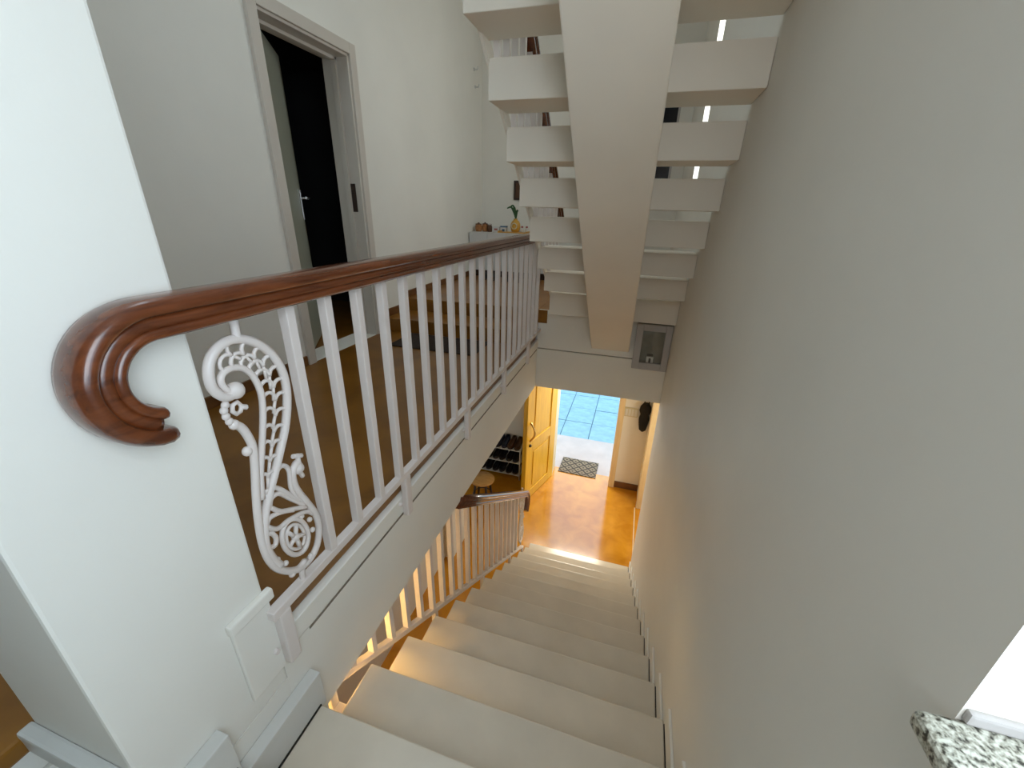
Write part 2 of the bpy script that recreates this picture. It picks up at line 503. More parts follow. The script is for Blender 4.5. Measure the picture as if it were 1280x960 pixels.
def lbox(m, mp, u0, u1, v0, v1, z0, z1):
    P = []
    for z in (z0, z1):
        for v in (v0, v1):
            for u in (u0, u1):
                x, y = mp(u, v); P.append(W(x, y, z))
    m.add(P, [(0, 2, 3, 1), (4, 5, 7, 6), (0, 1, 5, 4), (2, 6, 7, 3), (0, 4, 6, 2), (1, 3, 7, 5)])
    return m


# front door, standing open
d1 = thing('door_1', None, None, (-1.02, 6.45, -ZF), kind='structure')
aw = math.radians(-90 - 17.0)
mp = leaf_frame((-1.09, 6.43), aw)
LW = 0.98
Z0, Z1 = -ZF + 0.01, -1.99
lf = MB()
lbox(lf, mp, 0, LW, -0.022, 0.022, Z0, Z1)
leaf = lf.build('door_leaf', 'yellow_door_wood', d1, bevel=0.004)
# stiles and rails proud of the leaf on both faces
pz = ((Z0 + 0.16, Z0 + 0.95), (Z0 + 1.13, Z1 - 0.14))
for sgn in (1, -1):
    v0, v1 = (0.022, 0.038) if sgn > 0 else (-0.038, -0.022)
    for u0, u1 in ((0, 0.19), (LW - 0.19, LW)):
        lbox(MB(), mp, u0, u1, v0, v1, Z0, Z1).build('stile', 'yellow_door_wood', leaf, bevel=0.003)
    for z0, z1 in ((Z0, Z0 + 0.16), (Z0 + 0.95, Z0 + 1.13), (Z1 - 0.14, Z1)):
        lbox(MB(), mp, 0.19, LW - 0.19, v0, v1, z0, z1).build('rail', 'yellow_door_wood', leaf, bevel=0.003)
    for z0, z1 in pz:
        w0, w1_ = (0.0225, 0.034) if sgn > 0 else (-0.034, -0.0225)
        lbox(MB(), mp, 0.25, LW - 0.25, w0, w1_, z0 + 0.06, z1 - 0.06).build('panel', 'yellow_door_wood', leaf, bevel=0.006)
# pull handle and lock
pts = []
for k in range(13):
    t = k / 12
    x, y = mp(LW - 0.10, 0.038 + 0.085 * math.sin(math.pi * t))
    pts.append(W(x, y, Z0 + 1.16 + 0.34 * t))
hm = MB(); hm.tube(pts, 0.013, 8)
hm.build('handle', 'brass', d1)
lk = MB(); x, y = mp(LW - 0.10, 0.045); lk.ball(W(x, y, Z0 + 1.08), 0.022); lk.build('lock', 'dark_wood', d1)
walls('trim_7', 'cream_frame_wood', [(-0.015, 0.085, YD - 0.05, YD + 0.27, -ZF, -1.97), (-1.14, -1.06, YD - 0.03, YD + 0.27, -ZF, -1.97), (-1.06, -0.015, YD - 0.03, YD + 0.27, -1.99, -1.97)], bevel=0.004)

# hall door, ajar into a dark room
d2 = thing('door_2', None, None, (XL, 3.28, ZL1), kind='structure')
cs = MB()
cw = 0.085
cs.box(XL, XL + 0.03, D2[0] - cw, D2[0], ZL1, D2[2] + cw)
cs.box(XL, XL + 0.03, D2[1], D2[1] + cw, ZL1, D2[2] + cw)
cs.box(XL, XL + 0.03, D2[0], D2[1], D2[2], D2[2] + cw)
cs.build('casing', 'door_paint', d2, bevel=0.004)
jb = MB()
jb.box(XL - T, XL + 0.01, D2[0] - 0.001, D2[0] + 0.02, ZL1, D2[2])
jb.box(XL - T, XL + 0.01, D2[1] - 0.02, D2[1] + 0.001, ZL1, D2[2])
jb.box(XL - T, XL + 0.01, D2[0], D2[1], D2[2] - 0.02, D2[2] + 0.001)
jb.box(XL - 0.15, XL - 0.10, D2[1] - 0.045, D2[1] - 0.02, ZL1, D2[2])
jb.box(XL - 0.15, XL - 0.10, D2[0] + 0.02, D2[1] - 0.02, D2[2] - 0.045, D2[2] - 0.02)
jb.build('jamb', 'door_paint', d2, bevel=0.003)
mp2 = leaf_frame((XL - 0.07, D2[0] + 0.025), math.radians(90 + 33))
lf2 = lbox(MB(), mp2, 0, 0.90, 0.0, 0.05, ZL1 + 0.01, D2[2] - 0.03).build('door_leaf', 'door_leaf_paint', d2, bevel=0.003)
for vv in (-1, 1):
    hn = MB()
    f0 = -0.005 if vv < 0 else 0.055
    lbox(hn, mp2, 0.81, 0.85, min(f0, f0 + vv * 0.008), max(f0, f0 + vv * 0.008), -0.13, 0.13)
    a = [mp2(0.83, f0), mp2(0.83, f0 + vv * 0.06), mp2(0.79, f0 + vv * 0.07), mp2(0.68, f0 + vv * 0.07)]
    hn.tube(catmull([W(p[0], p[1], 0.06) for p in a], 4), 0.009, 8)
    hn.build('handle', 'steel', lf2)
lbox(MB(), mp2, 0.9, 0.906, 0.01, 0.04, -0.15, 0.16).build('lock_plate', 'steel', lf2)
MB().box(XL - 0.11, XL - 0.05, D2[1] - 0.026, D2[1] - 0.018, -0.05, 0.20).build('strike_plate', 'dark_wood', d2)

# ---------------------------------------------------------------- lower staircase
SY0, ST, SZ0, SRI = 0.732, 0.3075, -1.78, 0.216
SXL, SXR = -0.965, 0.400
st = thing('staircase', 'white marble closed staircase going down to the orange entrance floor', 'staircase', (-0.3, 2.5, -ZF))
saw = []
for k in range(-1, 13):
    y0 = SY0 + (k - 1) * ST; y1 = SY0 + k * ST; z = SZ0 - k * SRI - 0.03
    saw += [(y0 - 0.03, z), (y1 - 0.03, z)]
saw = [(0.09, ZLM - 0.06), (0.09, saw[0][1])] + saw[1:]
yb = SY0 + 12 * ST - 0.03
body = saw + [(yb, -ZF), (yb - 0.45, -ZF), (0.09, SZ0 - 0.32)]
MB().prism_yz(body, SXL + 0.02, SXR).build('stair_body', 'wall_paint', st)
tr0 = rs0 = None
for k in range(-1, 13):
    y1 = SY0 + k * ST; z = SZ0 - k * SRI
    if k < 1:
        MB().box(-0.95, SXR, y1 - ST - 0.03, y1, z - 0.03, z).build('tread', 'marble', st, bevel=0.007, segs=3)
        MB().box(-0.95, SXR, y1 - 0.03, y1 - 0.018, z - SRI, z - 0.03).build('riser', 'marble', st)
    elif tr0 is None:
        tr0 = MB().box(SXL, SXR, y1 - ST - 0.03, y1, z - 0.03, z).build('tread', 'marble', st, bevel=0.007, segs=3)
        rs0 = MB().box(SXL + 0.012, SXR, y1 - 0.03, y1 - 0.018, z - SRI, z - 0.03).build('riser', 'marble', st)
    else:
        copy_to(tr0, (0, (k - 1) * ST, -(k - 1) * SRI)); copy_to(rs0, (0, (k - 1) * ST, -(k - 1) * SRI))
MB().box(-0.95, SXR, 0.092, 0.102, ZLM - SRI, ZLM - 0.06).build('riser', 'marble', st)
# stone skirting tiles beside the steps, right and left
sk0 = jt0 = None
for k in range(-1, 13):
    y1 = SY0 + k * ST; z = SZ0 - k * SRI
    if sk0 is None:
        sk0 = MB().box(SXR + 0.003, XR - 0.001, y1 - ST - 0.002, y1 - 0.012, z - 0.03, z + 0.11).build('skirting_tile', 'wall_paint', st, bevel=0.001)
        jt0 = MB().box(SXR - 0.0005, SXR + 0.005, y1 - ST, y1 - 0.02, z - 0.028, z + 0.003).build('joint', 'joint_dark', st)
        kk = k
    else:
        copy_to(sk0, (0, (k - kk) * ST, -(k - kk) * SRI)); copy_to(jt0, (0, (k - kk) * ST, -(k - kk) * SRI))
for k in (-1, 0):
    y1 = SY0 + k * ST; z = SZ0 - k * SRI
    MB().box(XS + 0.001, -0.953, y1 - ST + 0.005, y1 + (0.03 if k == 0 else 0.012), z - SRI + 0.03 if k == -1 else z - 0.03, z + 0.15).build('skirting_tile', 'skirting_tile_stone', st, bevel=0.004)
    MB().box(-0.954, -0.948, y1 - ST + 0.005, y1, z - 0.02, z + 0.003).build('joint', 'joint_dark', st)
walls('baseboard_column', 'skirting_tile_stone', [(CXL - 0.004, -0.98, 0.228, 0.262, ZLM, ZLM + 0.075)], bevel=0.006)

# ---------------------------------------------------------------- railings
RAILP = [  # cap, waist, bead: (half width, n) outlines
    [(-0.030, 0.004), (-0.044, 0.012), (-0.046, 0.024), (-0.038, 0.037), (-0.018, 0.043), (0.018, 0.043), (0.038, 0.037), (0.046, 0.024), (0.044, 0.012), (0.030, 0.004)],
    [(-0.031, -0.022), (-0.034, -0.008), (-0.031, 0.008), (0.031, 0.008), (0.034, -0.008), (0.031, -0.022)],
    [(-0.026, -0.043), (-0.036, -0.038), (-0.040, -0.029), (-0.036, -0.021), (-0.028, -0.016), (0.028, -0.016), (0.036, -0.021), (0.040, -0.029), (0.036, -0.038), (0.026, -0.043)]]


def rail_sweep(m, x, path, drop_waist=0, sc=1.0, round_end=True):
    """moulded handrail along a path of (y, z) in the plane x"""
    n = len(path)
    for q, prof in enumerate(RAILP):
        R = []
        last = n - (drop_waist if q == 1 else 0)
        cn = sum(p[1] for p in prof) / len(prof)
        for i in range(last):
            a = Vector(path[max(i - 1, 0)]); c = Vector(path[min(i + 1, n - 1)])
            t = (c - a).normalized(); nn = Vector((t.y, -t.x))
            s_ = 1.0
            if round_end and q != 1 and i >= n - 4:
                s_ = (1.0, 0.96, 0.80, 0.45)[i - (n - 4)]
            R.append([W(x + h * sc * s_, path[i][0] + nn.x * (cn + (v - cn) * s_) * sc, path[i][1] + nn.y * (cn + (v - cn) * s_) * sc) for h, v in prof])
        m.rings(R)
    return m


ORN = {
    'rim': [(0.737,-0.45),(0.719,-0.464),(0.695,-0.453),(0.679,-0.423),(0.681,-0.382),(0.699,-0.347),(0.736,-0.325),(0.779,-0.326),(0.824,-0.349),(0.865,-0.392),(0.889,-0.445),(0.895,-0.503),(0.884,-0.567),(0.859,-0.635),(0.828,-0.69),(0.796,-0.744),(0.758,-0.803),(0.729,-0.857),(0.712,-0.91),(0.705,-0.966),(0.716,-1.027),(0.734,-1.07)],
    'rim2': [(0.74,-0.458),(0.717,-0.447),(0.705,-0.425),(0.707,-0.408),(0.721,-0.396),(0.748,-0.395),(0.775,-0.408),(0.795,-0.437),(0.806,-0.481),(0.803,-0.53),(0.786,-0.597),(0.765,-0.663),(0.744,-0.73),(0.73,-0.804)],
    'stem': [(0.708,-0.542),(0.725,-0.56),(0.738,-0.599),(0.742,-0.639),(0.732,-0.702),(0.717,-0.773),(0.704,-0.847),(0.696,-0.929),(0.7,-1.002),(0.718,-1.063),(0.753,-1.115),(0.797,-1.147),(0.843,-1.153),(0.885,-1.128),(0.909,-1.068),(0.906,-1.003),(0.881,-0.932),(0.86,-0.88),(0.848,-0.835),(0.85,-0.796),(0.867,-0.773),(0.883,-0.769)],
    'f1': [(0.772,-0.791),(0.788,-0.76),(0.809,-0.744),(0.83,-0.752),(0.84,-0.782),(0.834,-0.836),(0.849,-0.891),(0.885,-0.945)],
    'f1b': [(0.772,-0.791),(0.797,-0.817),(0.822,-0.856),(0.854,-0.907)],
    'f2': [(0.747,-0.847),(0.759,-0.823),(0.788,-0.827),(0.824,-0.874),(0.873,-0.938)],
    'f2b': [(0.747,-0.847),(0.779,-0.888),(0.826,-0.916),(0.877,-0.947)],
    'f3': [(0.722,-0.901),(0.738,-0.881),(0.778,-0.892),(0.825,-0.92)],
    'f3b': [(0.722,-0.901),(0.755,-0.938),(0.802,-0.941),(0.867,-0.961),(0.895,-0.991)],
    'f4': [(0.714,-0.925),(0.733,-0.937),(0.742,-0.964),(0.732,-0.985),(0.71,-0.974)],
    'foot': [(0.781,-1.14),(0.804,-1.144),(0.826,-1.139),(0.806,-1.159),(0.802,-1.18),(0.802,-1.205)],
    'top': [(0.778,-0.262),(0.777,-0.297),(0.775,-0.325)],
    'branch': [(0.725,-0.636),(0.741,-0.65)], 'beak': [(0.74,-0.505),(0.754,-0.512)],
    'crest': [(0.882,-0.772),(0.883,-0.742)], 'crest2': [(0.865,-0.739),(0.899,-0.756)], 'beak2': [(0.878,-0.804),(0.887,-0.829)]}
ORR = {'rim': 0.0125, 'rim2': 0.009, 'stem': 0.0115, 'foot': 0.010, 'top': 0.011}
BALLS = [(0.736,-0.455,20),(0.699,-0.481,9),(0.692,-0.494,9),(0.693,-0.511,9),(0.698,-0.528,9),(0.708,-0.543,12),(0.724,-0.635,12),(0.875,-0.79,17),(0.849,-0.966,8),(0.878,-1.003,8),(0.881,-1.051,8),(0.851,-1.144,9),(0.766,-1.141,10),(0.753,-1.08,8),(0.729,-1.041,8)]


def ornament(parent, x, dy=0.0, dz=0.0):
    """cast peacock scroll panel, in the plane of the railing"""
    def P(y, z): return W(x, y + dy, z + dz)
    m = MB()
    for k, pts in ORN.items():
        m.tube(catmull([P(*p) for p in pts], 4), ORR.get(k, 0.0075) * U * 1.05, 7)
    body = m.build('scroll_frame', 'railing_paint', parent)
    # raised bead along the main rim
    m = MB()
    A = [Vector(p) for p in ORN['rim'][7:17]]; B = [Vector(p) for p in ORN['rim2'][4:14]]
    A = catmull([(p.x, p.y, 0) for p in A], 6); B = catmull([(p.x, p.y, 0) for p in B], 6)
    NR = 13
    for r in range(NR):
        t = (r / (NR - 1)) ** 0.9
        ia = t * (len(A) - 2); a = A[int(ia)].lerp(A[int(ia) + 1], ia % 1); ib = t * (len(B) - 2); b2 = B[int(ib)].lerp(B[int(ib) + 1], ib % 1)
        wv = b2 - a; wd_ = wv.length; wv.normalize()
        dn = Vector((wv.y, -wv.x, 0)); dn = dn if dn.y < 0 else -dn
        if r < 3: dn = Vector((wv.y, -wv.x, 0)); dn = dn if dn.x > 0 else -dn
        for h in range(2):
            s0 = a + wv * wd_ * (0.5 * h); e0 = a + wv * wd_ * (0.5 * h + 0.5)
            md = (s0 + e0) / 2 - dn * wd_ * 0.26
            arc = catmull([s0, (s0 + md) / 2 - wv * wd_ * 0.07 - dn * wd_ * 0.04, md, (e0 + md) / 2 + wv * wd_ * 0.07 - dn * wd_ * 0.04, e0], 2)
            m.tube([P(q.x, q.y) for q in arc], 0.0058 * U, 5)
        c = a + wv * wd_ * 0.5
        m.tube([P(c.x, c.y), P(c.x + dn.x * 0.04, c.y + dn.y * 0.04)], 0.005 * U, 5)
    m.build('fish_scale_infill', 'railing_paint', body)
    m = MB()
    c = Vector((0.81, -1.02)); ea = Vector((0.050, -0.046)); eb = Vector((0.016, 0.067))
    ring = lambda s_: [P(*(c + ea * s_ * math.cos(2 * math.pi * i / 24) + eb * s_ * math.sin(2 * math.pi * i / 24))) for i in range(24)]
    m.tube(ring(0.95), 0.0085 * U, 7, closed=True); m.tube(ring(0.66), 0.006 * U, 6, closed=True); m.ball(P(*c), 0.014 * U)
    for i in range(5):
        th = 2 * math.pi * (i + 0.2) / 5
        m.tube([P(*c), P(*(c + (ea * math.cos(th) + eb * math.sin(th)) * 0.68))], 0.0075 * U, 6)
    m.build('wheel', 'railing_paint', body)
    for y, z, r in BALLS:
        MB().ball(P(y, z), r * 0.0012 * U, 0.9, 1, 1).build('bead', 'railing_paint', body)
    fr = [(0.732,-0.487),(0.741,-0.502),(0.735,-0.516),(0.722,-0.518),(0.713,-0.506),(0.717,-0.49)]
    MB().tube([P(*p) for p in fr], 0.0065 * U, 6, closed=True).build('eye_ring', 'railing_paint', body)
    return body


# --- railing along the hall edge
RXC = -0.976
rl = thing('landing_railing', 'white baluster railing with curled wooden handrail along the hall edge', 'railing', (RXC, 2.5, -1.44))
path = [(4.34 - i * 0.15, -0.222) for i in range(25)]
path = [p for p in path if p[0] > 0.70]
cy, cz, R0_ = 0.568, -0.338, 0.116
path += [(0.66, -0.222), (0.61, -0.222)]
for i in range(0, 25):
    th = math.radians(90 + i * 6.55)
    path.append((cy + R0_ * math.cos(th) * 1.02, cz + R0_ * math.sin(th)))
tip = path[-1]
path += [(tip[0] + 0.013, tip[1] - 0.003), (tip[0] + 0.023, tip[1] - 0.003), (tip[0] + 0.030, tip[1] - 0.002)]
rail_sweep(MB(), -0.958, path, drop_waist=3).build('handrail', 'handrail_wood', rl)
MB().box(RXC - 0.018, RXC + 0.018, 0.655, 4.345, -1.230, -1.195).build('bottom_rail', 'railing_paint', rl, bevel=0.004)
BH = 0.0165
bl0 = None
yb0 = 0.948
for i in range(21):
    y = yb0 + i * 0.1612
    if bl0 is None: bl0 = MB().box(RXC - BH, RXC + BH, y - BH, y + BH, -1.20, -0.258).build('baluster', 'railing_paint', rl, bevel=0.003)
    else: copy_to(bl0, (0, y - yb0, 0))
lg0 = None
for y in (0.695, 1.475, 2.27, 3.07, 3.87):
    if lg0 is None:
        ly = y
        lg0 = MB().box(RXC - 0.014, RXC + 0.02, y - 0.024, y + 0.024, -1.455, -1.225).build('fixing_lug', 'railing_paint', rl, bevel=0.006)
        bt = MB(); bt.tube([W(-1.0, y - 0.045, -1.37), W(-0.975, y - 0.045, -1.37)], 0.008, 8); bt0 = bt.build('bolt', 'railing_paint', lg0)
    else:
        c = copy_to(lg0, (0, y - ly, 0)); k = copy_to(bt0, (0, 0, 0), parent=c)
MB().tube([W(RXC, 0.778, -0.27), W(RXC, 0.778, -0.262)], 0.012, 8).build('stem_collar', 'railing_paint', rl)
ornament(rl, RXC)

# --- railing beside the lower stair
LX = -1.035
rl2 = thing('stair_railing', 'white baluster railing with wooden handrail beside the descending marble stair', 'railing', (LX, 2.8, -ZF))
SL = SRI / ST
nz = lambda y: SZ0 - SL * (y - SY0)
path = [(y, nz(y) + 0.855) for y in (2.16, 2.6, 3.0, 3.4, 3.8, 4.1)]
e = path[-1]
path += [(4.2, nz(4.2) + 0.862), (4.26, nz(4.26) + 0.86), (4.295, nz(4.295) + 0.82), (4.31, nz(4.31) + 0.76), (4.305, nz(4.31) + 0.70), (4.29, nz(4.31) + 0.66), (4.27, nz(4.31) + 0.635), (4.25, nz(4.31) + 0.62)]
rail_sweep(MB(), LX + 0.012, list(reversed(path)), round_end=False).build('handrail', 'handrail_wood', rl2)
b = MB().prism_yz([(0.79, nz(0.79) - 0.055), (4.2, nz(4.2) - 0.055), (4.2, nz(4.2) - 0.015), (0.79, nz(0.79) - 0.015)], LX - 0.018, LX + 0.018)
b.build('bottom_rail', 'railing_paint', rl2, bevel=0.003)
bl1 = None
y = 0.99
while y < 4.0:
    z0 = nz(y) - 0.03; z1 = min(nz(y) + 0.82, ZSB + 0.002)
    if bl1 is None:
        bl1 = MB().box(LX - BH, LX + BH, y - BH, y + BH, 0 - ZF, 1 - ZF).build('baluster', 'railing_paint', rl2, bevel=0.0)
        by = y; bl1.location.z += (z0 + ZF) * U; bl1.scale.z = z1 - z0
    else:
        c = bl1.copy(); COL.objects.link(c); c.location.y += (y - by) * U
        c.location.z = (z0 + ZF) * U; c.scale.z = z1 - z0
    y += 0.152
for k in (0, 3, 6, 9, 11):
    yk = SY0 + k * ST + 0.12; zk = nz(yk)
    MB().box(LX - 0.016, LX + 0.016, yk - 0.02, yk + 0.02, zk - 0.22, zk - 0.04).build('fixing_lug', 'railing_paint', rl2, bevel=0.004)
    MB().box(LX + 0.01, SXL + 0.03, yk - 0.02, yk + 0.02, zk - 0.22, zk - 0.17).build('fixing_lug', 'railing_paint', rl2, bevel=0.004)
ornament(rl2, LX, 4.13 - 0.80, nz(4.13) + 0.0 + 1.22)

# ---------------------------------------------------------------- upper open staircase
UXL, UY0, UT, UZT, UZB, UR = -0.843, 2.0, 0.3096, 0.922, 0.745, 0.240
us = thing('open_staircase', 'white open-riser staircase with block steps on a central beam above the lower stair', 'staircase', (-0.2, 3.2, ZLD))
s0 = None
for k in range(-3, 7):
    if s0 is None:
        k0 = k
        s0 = MB().box(UXL, XR - 0.001, UY0 + k * UT, UY0 + k * UT + 0.305, UZB - k * UR, UZT - k * UR).build('step', 'step_paint', us, bevel=0.005)
    else:
        copy_to(s0, (0, (k - k0) * UT, -(k - k0) * UR))
MB().box(UXL, XR - 0.001, UY0 + 7 * UT, UY0 + 7 * UT + 0.305, ZLD + 0.012, UZT - 7 * UR).build('step', 'step_paint', us, bevel=0.005)
# central spine beam
sl = UR / UT
zb = lambda y: -1.38 - sl * (y - 4.39)
ys = (1.04, 4.384)
MB().prism_yz([(ys[0], zb(ys[0])), (ys[1], zb(ys[1])), (ys[1], zb(ys[1]) + 0.37), (ys[0], zb(ys[0]) + 0.37)], -0.388, 0.012).build('spine_beam', 'step_paint', us, bevel=0.006)
# its railing
UX = -0.822
rl3 = thing('upper_railing', 'white baluster railing with wooden handrail on the open-riser staircase', 'railing', (UX, 3.2, ZLD))
uz = lambda y: UZT - sl * (y - UY0)     # tread line
path = [(y, uz(y) + 0.80) for y in (4.30, 3.5, 2.5, 1.6, 1.1)]
rail_sweep(MB(), UX, path, round_end=False).build('handrail', 'handrail_wood', rl3)
zst = lambda y_: 0.713 - sl * (y_ - 2.308)
MB().prism_yz([(1.1, zst(1.1) - 0.05), (4.25, zst(4.25) - 0.05), (4.25, zst(4.25) + 0.05), (1.1, zst(1.1) + 0.05)], -0.852, -0.836).build('side_stringer', 'step_paint', us)
b0 = None
y = 1.15
while y < 4.30:
    kk = math.floor((y - UY0) / UT); zb0 = UZT - kk * UR - 0.004; zt0 = uz(y) + 0.765
    if b0 is None:
        b0 = MB().box(UX - BH, UX + BH, y - BH, y + BH, ZLD, ZLD + 1).build('baluster', 'railing_paint', rl3); c = b0; by = y
    else:
        c = b0.copy(); COL.objects.link(c); c.location.y += (y - by) * U
    c.location.z = (zb0 - ZLD) * U; c.scale.z = zt0 - zb0
    y += 0.155

# ---------------------------------------------------------------- unseen lamp added under the slab to warm the lower stair
m, nt, b = newmat('lamp_glow')
b.inputs['Base Color'].default_value = (0.9, 0.7, 0.4, 1)
b.inputs['Emission Color'].default_value = (1.0, 0.62, 0.20, 1)
b.inputs['Emission Strength'].default_value = 80
lp = thing('added_ceiling_lamp', 'unseen warm globe lamp added under the slab beside the lower stair', 'lamp', (-1.36, 0.98, ZSB))
q = W(-1.36, 0.98, ZSB)
MB().lathe(q, [(0.07, -0.001), (0.07, -0.015), (0.04, -0.022)], 20).build('lamp_base', 'white_plastic', lp)
MB().ball(q + Vector((0, 0, -0.065)), 0.05, nu=16, nv=10).build('lamp_globe', 'lamp_glow', lp)

# ---------------------------------------------------------------- electrical box on the far slab face
bx = thing('meter_box', 'grey framed glass-fronted electrical box in the landing edge under the open steps', 'electrical box', (0.24, YE, -1.545))
fx0, fx1, fz0, fz1 = 0.058, 0.412, -1.525, -1.035
f = MB()
for a in ((fx0, fx0 + 0.07, fz0, fz1), (fx1 - 0.065, fx1, fz0, fz1), (fx0 + 0.07, fx1 - 0.065, fz0, fz0 + 0.075), (fx0 + 0.07, fx1 - 0.065, fz1 - 0.07, fz1)):
    f.box(a[0], a[1], YE - 0.075, YE - 0.045, a[2], a[3])
f.build('frame', 'grey_frame', bx, bevel=0.004)
f = MB()
f.box(fx0 + 0.002, fx0 + 0.015, YE - 0.045, YE - 0.007, fz0, fz1); f.box(fx1 - 0.015, fx1 - 0.002, YE - 0.045, YE - 0.007, fz0, fz1)
f.box(fx0 + 0.015, fx1 - 0.015, YE - 0.045, YE - 0.007, fz0, fz0 + 0.015)
f.build('housing', 'grey_frame', bx)
MB().box(fx0 + 0.015, fx1 - 0.015, YE - 0.013, YE - 0.007, fz0 + 0.015, fz1).build('back_plate', 'box_back', bx)
MB().box(fx0 + 0.06, fx1 - 0.06, YE - 0.055, YE - 0.051, fz0 + 0.07, fz1 - 0.065).build('glass', 'window_glass', bx)
sw = MB().box(0.198, 0.268, YE - 0.05, YE - 0.013, -1.462, -1.385).build('isolator', 'white_plastic', bx, bevel=0.006)
MB().box(0.222, 0.244, YE - 0.0505, YE - 0.0495, -1.448, -1.40).build('isolator_slot', 'joint_dark', sw)
MB().box(0.20, 0.262, YE - 0.03, YE - 0.013, -1.385, -1.368).build('isolator_cap', 'joint_dark', sw)
MB().box(fx0, fx1, YE - 0.03, YE - 0.007, fz1, fz1 + 0.04).build('top_gap_shade', 'dark_wood', bx)  # solid dark strip standing in for the shaded gap above the box

# ---------------------------------------------------------------- loose things on the hall level
mt = MB().box(-2.32, -1.40, 3.44, 3.90, ZL1, ZL1 + 0.014).build('floor_mat', 'dark_mat', bevel=0.004)
tag(mt, 'dark brown floor mat in front of the low orange step', 'mat')
CT = -0.325
cb = thing('cabinet', 'low white cabinet against the back wall of the half landing', 'cabinet', (-2.0, 6.7, ZLD))
CX0, CX1, CY0 = -2.655, -1.35, 6.40
f = MB()
f.box(CX0, CX1, CY0 + 0.02, YB - 0.01, CT - 0.03, CT); f.box(CX0, CX1, CY0 + 0.02, YB - 0.01, -0.90, -0.87)
for x in (CX0, -2.06, CX1 - 0.03): f.box(x, x + 0.03, CY0 + 0.02, YB - 0.01, ZLD, CT - 0.03)
f.box(CX0, CX1, YB - 0.03, YB - 0.01, ZLD, CT)
f.build('body', 'cabinet_paint', cb)
for x0, x1 in ((CX0 + 0.004, -2.35), (-2.346, -2.05), (-2.044, -1.70), (-1.696, CX1 - 0.004)):
    dd = MB().box(x0, x1, CY0, CY0 + 0.02, -0.895, CT - 0.005).build('door', 'cabinet_paint', cb, bevel=0.003)
    kn = MB(); kn.ball(W(x1 - 0.03, CY0 - 0.012, -0.55), 0.012); kn.build('knob', 'steel', dd)
MB().box(CX0 + 0.03, CX1 - 0.03, CY0 + 0.06, CY0 + 0.08, ZLD, -0.90).build('plinth', 'dark_wood', cb)


def shoe(x, y, z, ang, mat, label, group, name='shoe'):
    """low shoe: sole and upper with an opening"""
    c, s_ = math.cos(ang), math.sin(ang)
    L = 0.27; base = W(x, y, z)
    out = [(0.0, 0.034), (0.03, 0.040), (0.09, 0.036), (0.15, 0.040), (0.20, 0.047), (0.24, 0.040), (0.27, 0.014)]
    t = thing(name, label, 'shoe', (x, y, z), group)

    def ring(sc, h, f=lambda u: 0):
        pts = [(u, w_ * sc) for u, w_ in out] + [(u, -w_ * sc) for u, w_ in reversed(out)]
        return [base + Vector(((u - L / 2) * c - w_ * s_, (u - L / 2) * s_ + w_ * c, h + f(u))) for u, w_ in pts]
    MB().rings([ring(1.0, 0), ring(1.04, 0.008), ring(1.02, 0.022)]).build('sole', 'dark_wood', t)
    hf = lambda u: (0.06 if u < 0.11 else max(0.02, 0.06 - (u - 0.11) * 0.30))
    m = MB().rings([ring(1.0, 0.022), ring(0.98, 0.03, lambda u: hf(u) * 0.5), ring(0.72, 0.03, lambda u: hf(u) * 0.95), ring(0.50, 0.03, lambda u: hf(u) * 0.9), ring(0.40, 0.03, lambda u: hf(u) * 0.35)])
    m.build('upper', mat, t)
    return t


for i, (x, y) in enumerate(((-2.30, 6.20), (-2.16, 6.20), (-1.90, 6.18), (-1.76, 6.19))):
    shoe(x, y, ZLD, math.pi / 2 + 0.05 * i, 'black_fabric', 'black shoe on the floor in front of the white cabinet', 'shoes before the cabinet')

# things on the cabinet
yv = 6.62
for i, (x, dy, r, h) in enumerate(((-2.575, 0, 0.055, 0.105), (-2.475, 0.03, 0.05, 0.11))):
    t = thing('wooden_pot', 'small brown woven pot on the cabinet beside the wall corner', 'pot', (x, yv + dy, CT), 'brown pots on the cabinet')
    p = MB().lathe(W(x, yv + dy, CT), [(r * U * 0.8, 0), (r * U, h * U * 0.3), (r * U * 1.02, h * U * 0.7), (r * U * 0.85, h * U)], 16)
    p.build('pot_body', 'basket_brown', t)
    MB().lathe(W(x, yv + dy, CT), [(r * U * 0.9, h * U), (r * U * 0.95, h * U + 0.008), (r * U * 0.3, h * U + 0.014), (r * U * 0.28, h * U + 0.022), (0.002, h * U + 0.026)], 16).build('lid', 'brown_leather', t)
x = -2.385
t = thing('jar', 'dark lidded jar on the cabinet beside the brown pots', 'jar', (x, yv, CT))
MB().lathe(W(x, yv, CT), [(0.026, 0), (0.032, 0.01), (0.032, 0.065), (0.024, 0.078), (0.024, 0.082)], 16).build('jar_body', 'brown_leather', t)
MB().lathe(W(x, yv, CT), [(0.027, 0.082), (0.027, 0.096), (0.004, 0.1)], 16).build('lid', 'grey_frame', t)
t = thing('card_box', 'small white box with a red label on the cabinet', 'box', (-2.28, yv, CT))
MB().box(-2.34, -2.225, yv, yv + 0.06, CT, CT + 0.085).build('carton', 'card_white', t, bevel=0.002)
MB().box(-2.31, -2.255, yv - 0.002, yv, CT + 0.03, CT + 0.055).build('label_patch', 'label_red', t)
t = thing('card_box', 'small white box with a dark blue band on the cabinet', 'box', (-2.155, yv, CT))
MB().box(-2.205, -2.105, yv, yv + 0.06, CT, CT + 0.105).build('carton', 'card_white', t, bevel=0.002)
MB().box(-2.206, -2.104, yv - 0.002, yv + 0.061, CT + 0.075, CT + 0.095).build('label_band', 'label_blue', t)
MB().box(-2.175, -2.135, yv - 0.002, yv, CT + 0.015, CT + 0.05).build('label_patch', 'label_blue', t)
